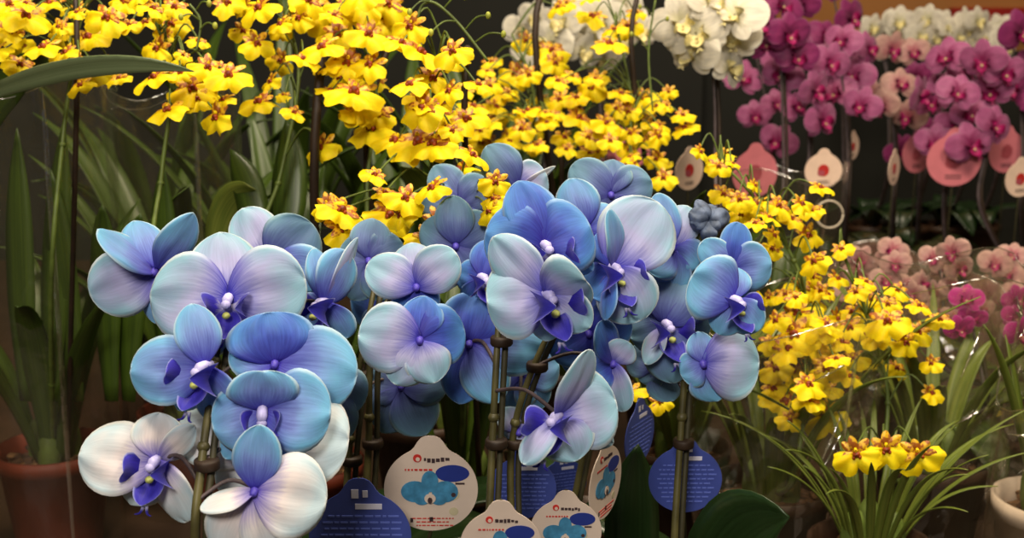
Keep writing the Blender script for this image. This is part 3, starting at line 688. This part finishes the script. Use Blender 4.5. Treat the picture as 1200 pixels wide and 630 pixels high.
# white ones above the middle
phal('white_orchid', 'white', (.25, 1.72), 1.42, [(835, 300), (838, 180), (835, 80), (820, -10)], cloud(828, 26, 42, 40, 8, 84, 3) + [(855, 78, 66), (862, 45, 70)], 'bright white moth orchid with big overlapping blooms, top middle', 'white moth orchids')
phal('white_orchid', 'white', (.10, 1.95), 1.75, [(700, 300), (705, 180), (700, 80), (690, -10)], cloud(695, 35, 65, 34, 12, 62, 5), 'soft white moth orchid behind the yellow sprays, left of the brightest white one', 'white moth orchids')
phal('white_orchid', 'white', (.06, 2.25), 1.95, [(630, 300), (640, 180), (640, 80), (640, 20)], cloud(630, 45, 22, 35, 5, 52, 8), 'partly hidden white moth orchid farthest left among the white ones', 'white moth orchids')
# pink wall of orchids, top right
PK = [ # tone, x px, top y, n, w, D, row pos
 ('magenta', 915, 40, 8, 62, 1.75, (.40, 1.88), 'magenta moth orchid beside the bright white blooms, two stray yellow petals before it'),
 ('pink', 945, 105, 8, 58, 1.80, (.47, 1.80), 'rose pink moth orchid with a low spray right of the white blooms'),
 ('pink', 990, 90, 8, 60, 1.90, (.545, 2.0), 'rose pink moth orchid with pointed half-open blooms in the middle of the pink group'),
 ('magenta', 985, 25, 6, 56, 2.05, (.56, 2.16), 'magenta moth orchid reaching highest, left of the tan wall'),
 ('pink', 900, 115, 7, 52, 2.10, (.44, 2.18), 'shaded pink moth orchid behind the rose pink low spray'),
 ('blush', 1045, 100, 8, 52, 2.0, (.66, 2.1), 'pale blush moth orchid between the two rose pink groups'),
 ('pink', 1105, 105, 9, 60, 1.9, (.71, 1.95), 'rose pink moth orchid left of the roundest pink bloom at the right'),
 ('pink', 1150, 110, 9, 64, 1.85, (.81, 1.86), 'rose pink moth orchid with the roundest large blooms at the right'),
 ('magenta', 1195, 80, 8, 58, 1.95, (.87, 2.05), 'magenta moth orchid cut by the right picture edge'),
 ('magenta', 1075, 150, 5, 46, 2.15, (.74, 2.22), 'deep magenta moth orchid low behind the pink tags'),
]
for i, (tone, px, py, n, w, D, pos, lab) in enumerate(PK):
    phal('pink_orchid', tone, pos, D, [(px, 250), (px + 3, 180), (px - 2, py + 10), (px - 14, py - 50)], cloud(px, py, 34, 66 if py > 60 else 52, n - 2, w * .92, i + 11), lab, 'pink moth orchids', leafseed=i)
WF = [(1040, 38), (1085, 34), (1130, 36), (1168, 45)]
for i, (px, py) in enumerate(WF):
    p = at(px, 300, 2.5)
    phal('white_orchid', 'white', (p.x, 2.58), 2.5, [(px, 200), (px, 100), (px - 4, py - 8)], cloud(px, py, 24, 20, 7, 38, i + 40), ['far white moth orchid nearest the middle, in the row before the tan wall', 'second white moth orchid in the far row before the tan wall', 'third white moth orchid in the far row before the tan wall', 'far white moth orchid under the red board, end of the row'][i], 'far white moth orchids', leafseed=i)
# small sleeved ones, right
MINI = [('blush', 1030, 320, .46, 1.50, 'blush mini orchid in hazy film behind the yellow cascading spray'), ('blush', 1105, 325, .62, 1.40, 'blush mini orchid in hazy film behind the two wine red blooms'), ('blush', 1180, 330, .77, 1.52, 'blush mini orchid in hazy film at the right picture edge')]
mini_roots = []
for i, (tone, px, py, x, y, lab) in enumerate(MINI):
    D = y * .98
    mini_roots.append(phal('mini_orchid', tone, (x, y), D, [(px, 430), (px, 370), (px, py + 5)], cloud(px, py + 10, 40, 44, 12, 40, i + 60), lab, 'sleeved blush mini orchids', leafseed=i + 3, leafm='leaf'))
phal('wine_orchid', 'wine', (.455, 1.265), 1.24, [(1150, 480), (1145, 410), (1132, 355)], [(1133, 350, 44), (1125, 385, 40), (1140, 372, 38)], 'wine red mini orchid with three crowded dark blooms, right of the yellow cascade', 'wine red mini orchids', leafseed=5, leafm='leaf')
phal('wine_orchid', 'wine', (.58, 1.25), 1.22, [(1215, 480), (1210, 420), (1195, 360)], [(1193, 350, 42), (1196, 390, 46), (1190, 372, 40)], 'wine red mini orchid cut off by the right picture edge', 'wine red mini orchids', leafseed=6, leafm='leaf')

# potted foliage in the white pot, bottom right
root = thing('foliage_plant', (.485, 1.04, BENCH), 'green strappy foliage plant in the cream white pot, bottom right corner', 'plant')
pot(root, .05, .12, 'wpot'); strap_leaves(root, 10, .20, .02, 'lleaf', 91, z=.11, spread=1.0, up=.9, lean=(.25, 0))
# low strappy plants and dark leaf fill between the pots
def filler(pos, label, n, L, W, m, seed, potm='cpot', **kw):
    r_ = thing('foliage_plant', (pos[0], pos[1], BENCH), label, 'plant'); pot(r_, .05, .105, potm); strap_leaves(r_, n, L, W, m, seed, **kw); return r_
filler((.175, 1.22), 'bushy green strappy plant behind the round blue tag, beside the yellow cascade', 20, .27, .016, 'lleaf', 12, spread=1.0)
filler((.305, .98), 'low grassy plant before the yellow cascade, bottom edge right of the dark leaf', 30, .17, .007, 'lleaf', 14, spread=1.3, up=.8)
filler((-.27, 1.45), 'dark strappy plant between the left yellow orchids, brown bark in its pot', 10, .42, .034, 'leaf', 22)
filler((-.42, 1.50), 'dark strappy plant behind the far left yellow orchid', 11, .45, .034, 'leaf', 23)
filler((-.02, 1.62), 'dark strappy plant behind the middle yellow spray', 12, .48, .034, 'leaf', 24)
filler((-.15, 1.70), 'tall dark strappy plant left of centre at the back of the bench', 12, .52, .036, 'leaf', 25)
filler((-.33, 1.75), 'tall dark strappy plant behind the left yellow sprays', 12, .55, .036, 'leaf', 26)
filler((-.52, 1.80), 'tall dark strappy plant at the back left corner', 12, .55, .036, 'leaf', 27)
filler((.37, 1.68), 'green strappy plant under the pink tags, behind the yellow cascade', 9, .26, .03, 'leaf', 28)

# ------------------------------------------------------------------ clear sleeves
def sleeve(pos, r0, r1, h, label, m='plastic', seed=0, n=56, ring=None, name='plastic_sleeve'):
    ck = m == 'crinkle'; root = thing(name, (pos[0], pos[1], BENCH), label, 'sleeve', 'clear plant sleeves'); rr = random.Random(seed); k = MB(); rows = []; K = 14 if m == 'crinkle' else 26
    if m == 'crinkle': n = 30
    f = [(rr.randint(3, 9), rr.uniform(0, 6), rr.uniform(.2, 1)) for _ in range(5)]
    for i in range(K + 1):
        t = i / K; row = []
        for j in range(n):
            a = 2 * PI * j / n
            rad = r0 + (r1 - r0) * t
            c = sum(am * math.sin(fr * a + p + t * 3 * math.sin(p)) for fr, p, am in f) * .03 * r1 * (.15 + t)
            c += .02 * r1 * (abs(math.sin(a * 4 + t * 9 + seed)) - .5) + .025 * r1 * (abs(math.sin(a * 7 - t * 13)) - .5)
            if ck: c += rr.uniform(-.05, .05) * r1 * (.2 + .8 * t) + .05 * r1 * (abs(math.sin(a * 2.5 + t * 5 + seed)) - .5)
            z = t * h + (rr.uniform(-.006, .006) if ck and 0 < i < K else 0) + (.012 * math.sin(a * 3 + seed) if i == K else 0)
            row.append(k.vert(((rad + c) * math.cos(a), (rad + c) * math.sin(a), z)))
        rows.append(row)
    for A, B in zip(rows, rows[1:]):
        for j in range(n): k.face((A[j], A[(j + 1) % n], B[(j + 1) % n], B[j]), M[m])
    k.build('film', root, not ck); kv = k.v
    # the welded seam down one side
    k = MB(); a = -PI / 2 + .55
    k.leaf((r0 * 1.02 * math.cos(a), r0 * 1.02 * math.sin(a), .002), ((r0 + r1) * .515 * math.cos(a), (r0 + r1) * .515 * math.sin(a), h * .5), (r1 * 1.04 * math.cos(a), r1 * 1.04 * math.sin(a), h), .005, M['fold'], Vector((-math.sin(a), math.cos(a), 0)), .1, 12, .97)
    k.build('seam', root)
    if ck:
        for i in range(30):      # sharp folds in the film
            j = rr.randrange(n); i0 = rr.randint(5, K - 2); a0 = Vector(kv[i0 * n + j]); b0 = Vector(kv[min(K, i0 + rr.choice((0, 1, 1, 2))) * n + (j + rr.choice((1, 2))) % n])
            if a0.y > .02: continue
            o_ = Vector((a0.x, a0.y, 0)).normalized() * .0006
            k = MB(); k.tube([a0 + o_, (a0 + b0) / 2 + o_ * 2.5, b0 + o_], [.0003, .0012, .0003], M['fold'], 7); k.build('fold', root)
    k = MB(); k.tube([kv[K * n + j % n] for j in range(n + 1)], .0006, M['fold'], 5, False); k.build('film_edge', root)
    if ring:
        c = at(*ring) - root.location; k = MB(); q = .0178
        k.tube([c + RT * q * math.cos(i * PI / 16) + UP * q * math.sin(i * PI / 16) for i in range(33)], .0014, M['plastic_rim'], 6); k.build('handle_hole', root)
    return root
M['plastic_rim'] = simple('film_rim', '#b8ac98', .3, .1, 40)
sleeve((-.47, 1.20), .064, .085, .48, 'tall clear film sleeve around the yellow orchid at the far left edge', seed=3)
sleeve((-.36, 1.32), .064, .072, .46, 'tall clear film sleeve around the second terracotta pot from the left', seed=4)
sleeve((.245, 1.10), .062, .095, .28, 'crinkled clear sleeve around the tall cascading yellow orchid', 'crinkle', 5)
sleeve((.42, 1.17), .060, .085, .30, 'glinting crinkled clear sleeve around the yellow orchid with three low blooms', 'crinkle', 6)
sleeve((.485, 1.04), .056, .058, .22, 'short clear sleeve around the cream white pot', 'crinkle', 7)
sleeve((.37, 1.68), .056, .085, .33, 'clear sleeve with a round handle hole standing under the pink tags', seed=8, ring=(972, 251, 1.62))
for i, r_ in enumerate(mini_roots):
    sleeve((r_.location.x, r_.location.y), .054, .085, .24, ['hazy sleeve around the blush orchid behind the yellow cascade', 'hazy sleeve around the blush orchid behind the two wine red blooms', 'hazy sleeve around the blush orchid at the right picture edge'][i], 'haze', 10 + i)

# ------------------------------------------------------------------ plant tags
def plant_tag(px, py, D, rpx, foot, label, style, yaw=0, squash=1.0, tip=0, group='round plant tags'):
    C = at(px, py, D); r = rpx * D / FPX
    root = thing('plant_tag', C, label, 'tag', group); root.rotation_euler = (0, R(tip), R(yaw))
    X, Z, N = Vector((squash, 0, 0)), Vector((0, 0, 1)), Vector((0, -1, 0))
    def ell(cx, cz, rx, rz, n=28, y=0.0, a0=0): return [X * (cx + rx * math.cos(2 * PI * i / n + a0)) * r + Z * (cz + rz * math.sin(2 * PI * i / n + a0)) * r + N * y for i in range(n)]
    k = MB(); pts = []
    for i in range(72):          # a disc that runs up into a rounded neck
        ph = -180 + 5 * i; q = (1 - .06 * math.cos(R(ph)) ** 2) + .26 * math.exp(-(abs(ph) / 17.5) ** 3.2)
        pts.append(X * (-math.sin(R(ph)) * q * r) + Z * (math.cos(R(ph)) * q * r))
    base = {'w': 'tagw', 'b': 'tagb', 'p': 'tagp', 'pw': 'tagpale'}[style]
    k.poly(pts, M[base], .0008, N)
    def mark(pl, m, y=.0003):
        k.poly([p + N * y for p in pl], M[m], .0003, N)
    def bar(cx, cz, w, h, m): mark([X * (cx - w) * r + Z * (cz - h) * r, X * (cx + w) * r + Z * (cz - h) * r, X * (cx + w) * r + Z * (cz + h) * r, X * (cx - w) * r + Z * (cz + h) * r], m)
    rr = random.Random(int(px))
    if style == 'w':
        # printed moth orchid: two wings, three narrower sepals, pale lip
        for cx, cz, rx, rz in ((-.34, -.05, .30, .24), (.30, -.05, .28, .24), (-.02, .18, .18, .24), (-.2, -.22, .17, .13), (.17, -.22, .17, .13)):
            yy = .0003 + .00005 * len(k.v) / 56; mark(ell(cx, cz, rx, rz), 'inkt', yy)
        mark(ell(-.02, -.20, .12, .11), 'tagw', .0011); mark(ell(-.02, -.24, .05, .07), 'inkd', .0014)
        mark(ell(.46, .36, .36, .19), 'inkb'); bar(.62, .13, .1, .02, 'inkd')
        mark(ell(.48, -.12, .13, .12), 'inkg'); mark(ell(.48, -.50, .10, .09), 'inkg'); mark(ell(.48, -.12, .05, .05), 'inkd', .0006)
        mark(ell(-.28, .70, .09, .09), 'inkr'); mark(ell(-.27, .68, .045, .045), base, .0006)
        x = -.14
        while x < .38:
            w = rr.uniform(.02, .045); bar(x + w, .66 + rr.uniform(-.02, .02), w, rr.uniform(.025, .05), 'inkd'); x += 2 * w + .02
        x = -.55
        while x < .05:
            w = rr.uniform(.015, .04); bar(x + w, .44, w, .02, 'inkr'); x += 2 * w + .03
        for zz in (-.66, -.74, -.82):
            x = -.42 + .1 * (zz < -.7)
            while x < .5 - .1 * (zz < -.7):
                w = rr.uniform(.015, .05); bar(x + w, zz, w, .012, 'inkr'); x += 2 * w + .025
        bar(-.42, -.70, .03, .05, 'inkd'); bar(.0, -.68, .04, .05, 'inkd')
    elif style == 'b':
        for i in range(9):
            zz = .42 - i * .13; hw = math.sqrt(max(0, .8 - zz * zz)) * .85; x = -hw + (.0 if i % 2 else .06)
            while x < hw - .05:
                w = rr.uniform(.03, .11); bar(x + w, zz, w, .017, 'inkl'); x += 2 * w + .04
        bar(.18, .62, .26, .055, 'inkw'); bar(-.08, .88, .07, .09, 'inkw'); bar(.12, .88, .05, .07, 'inkw')
    elif style in ('p', 'pw'):
        mark(ell(0, .02, .30, .32), 'inkp' if style == 'p' else 'inkr'); mark(ell(-.12, -.12, .2, .16), 'inkp', .0006)
        for zz in (-.55, -.65):
            bar(0, zz, .3, .02, 'inkd')
    k.build('card', root, False)
    k = MB(); inv = root.rotation_euler.to_matrix().inverted(); b = inv @ (Vector((foot[0], foot[1], BENCH + .095)) - C)
    k.tube([Vector((0, .0014, r * 1.2)), Vector((0, .0014, -r * .9)), b], .0013, M['stake'], 6); k.build('stick', root)
    return root
P2, P3, P4, P5 = BLUE['two']['pos'], BLUE['three']['pos'], BLUE['four']['pos'], BLUE['five']['pos']
plant_tag(505, 573, .82, 55, (P2[0] + .035, P2[1] - .03), 'round white tag with a printed blue flower and blue oval, fully in view', 'w')
plant_tag(587, 640, .70, 48, (P3[0] + .02, P3[1] - .03), 'white tag cut by the bottom edge in front of the thick central stem', 'w', 0)
plant_tag(663, 622, .76, 42, (P3[0] + .035, P3[1] + .01), 'white tag with blue oval at the bottom edge, right of the central stem', 'w', 0)
plant_tag(710, 565, .80, 46, (P5[0] - .01, P5[1] - .04), 'narrow turned pale tag below the right blue bloom', 'w', 62)
plant_tag(803, 562, .88, 43, (P4[0] + .01, P4[1] + .04), 'round dark blue tag behind the rightmost blue orchid stem', 'b', 0)
plant_tag(612, 572, .90, 40, (P5[0] - .04, P5[1] - .02), 'blue tag hanging behind the central stem, right half showing', 'b', 0)
plant_tag(422, 628, .80, 60, (P2[0] - .01, P2[1] - .04), 'large blue tag behind the twin stems at the bottom edge', 'b', 0)
plant_tag(750, 510, .95, 38, (P5[0] + .03, P5[1] + .01), 'narrow turned blue tag under the two blue blooms at right', 'b', 58)
plant_tag(660, 566, .95, 30, (P5[0] + .0, P5[1] + .03), 'small dark blue tag in shade right of the central stem', 'b', 20)
TG = [(885, 203, 1.72, 30, 'p', 20, 'plain pink tag beside the yellow cascade top'), (965, 200, 1.70, 22, 'pw', 0, 'pale tag with red emblem above the yellow cascade'),
 (1048, 198, 1.78, 20, 'pw', 55, 'narrow pale tag with red emblem below the blush blooms'), (1118, 188, 1.86, 32, 'p', 0, 'large pink tag with dark emblem crossed by a stem'),
 (1196, 210, 1.75, 22, 'pw', 20, 'pale tag with red emblem cut by the right picture edge'), (1000, 172, 1.98, 16, 'pw', 50, 'small pale tag between the two red emblem tags'),
 (808, 200, 1.55, 24, 'pw', 40, 'pale beige tag above the withered grey bud'), (742, 170, 1.80, 28, 'p', 30, 'pink tag behind the yellow sprays, highest of the pink tags'), (715, 170, 1.85, 26, 'p', 20, 'pink tag behind the yellow sprays, left of another pink tag'),
 (1075, 180, 2.02, 24, 'p', 30, 'dim pink tag left of the large pink one'), (1180, 178, 1.98, 26, 'p', 20, 'dim pink tag right of the large pink one')]
for px, py, D, rp, st, yw, lab in TG:
    c = at(px, py, D); plant_tag(px, py, D, rp, (c.x, c.y + .01), lab, st, yw, group='pink orchid tags')

# red board on the back wall
k = MB(); a = at(1098, 38, 4.33); b = at(1184, 9, 4.33); k.box((a.x, 4.27, a.z), (b.x, 4.30, b.z), M['red'])
tag(k.build('wall_board', smooth=False), 'plain red board on the tan wall above the far white orchids', 'board')

# ------------------------------------------------------------------ light
def area(name, loc, target, size, power, col, sy=None):
    l = bpy.data.lights.new(name, 'AREA'); l.energy = power; l.color = col; l.size = size
    if sy: l.shape = 'RECTANGLE'; l.size_y = sy
    o = bpy.data.objects.new(name, l); COL.objects.link(o); o.location = loc
    o.rotation_euler = (Vector(target) - Vector(loc)).to_track_quat('-Z', 'Y').to_euler(); return o
WARM = (1.0, .84, .62)
area('ceiling_light', (-.35, -1.0, 2.35), (-.05, .85, 1.05), .5, 38, (1, .90, .78))
area('ceiling_light', (-.2, .9, 2.7), (-.2, 1.05, .9), .5, 32, WARM)
area('ceiling_light', (.7, .5, 2.6), (.5, 1.1, .9), .4, 26, WARM)
area('ceiling_light', (.8, 2.2, 2.8), (.7, 2.1, .9), .6, 7, WARM)
area('ceiling_light', (1.2, 3.4, 2.9), (1.2, 4.3, 1.7), .5, 14, WARM)
w = bpy.data.worlds.new('world'); S.world = w; w.use_nodes = True
w.node_tree.nodes['Background'].inputs[0].default_value = (.9, .75, .55, 1); w.node_tree.nodes['Background'].inputs[1].default_value = .06
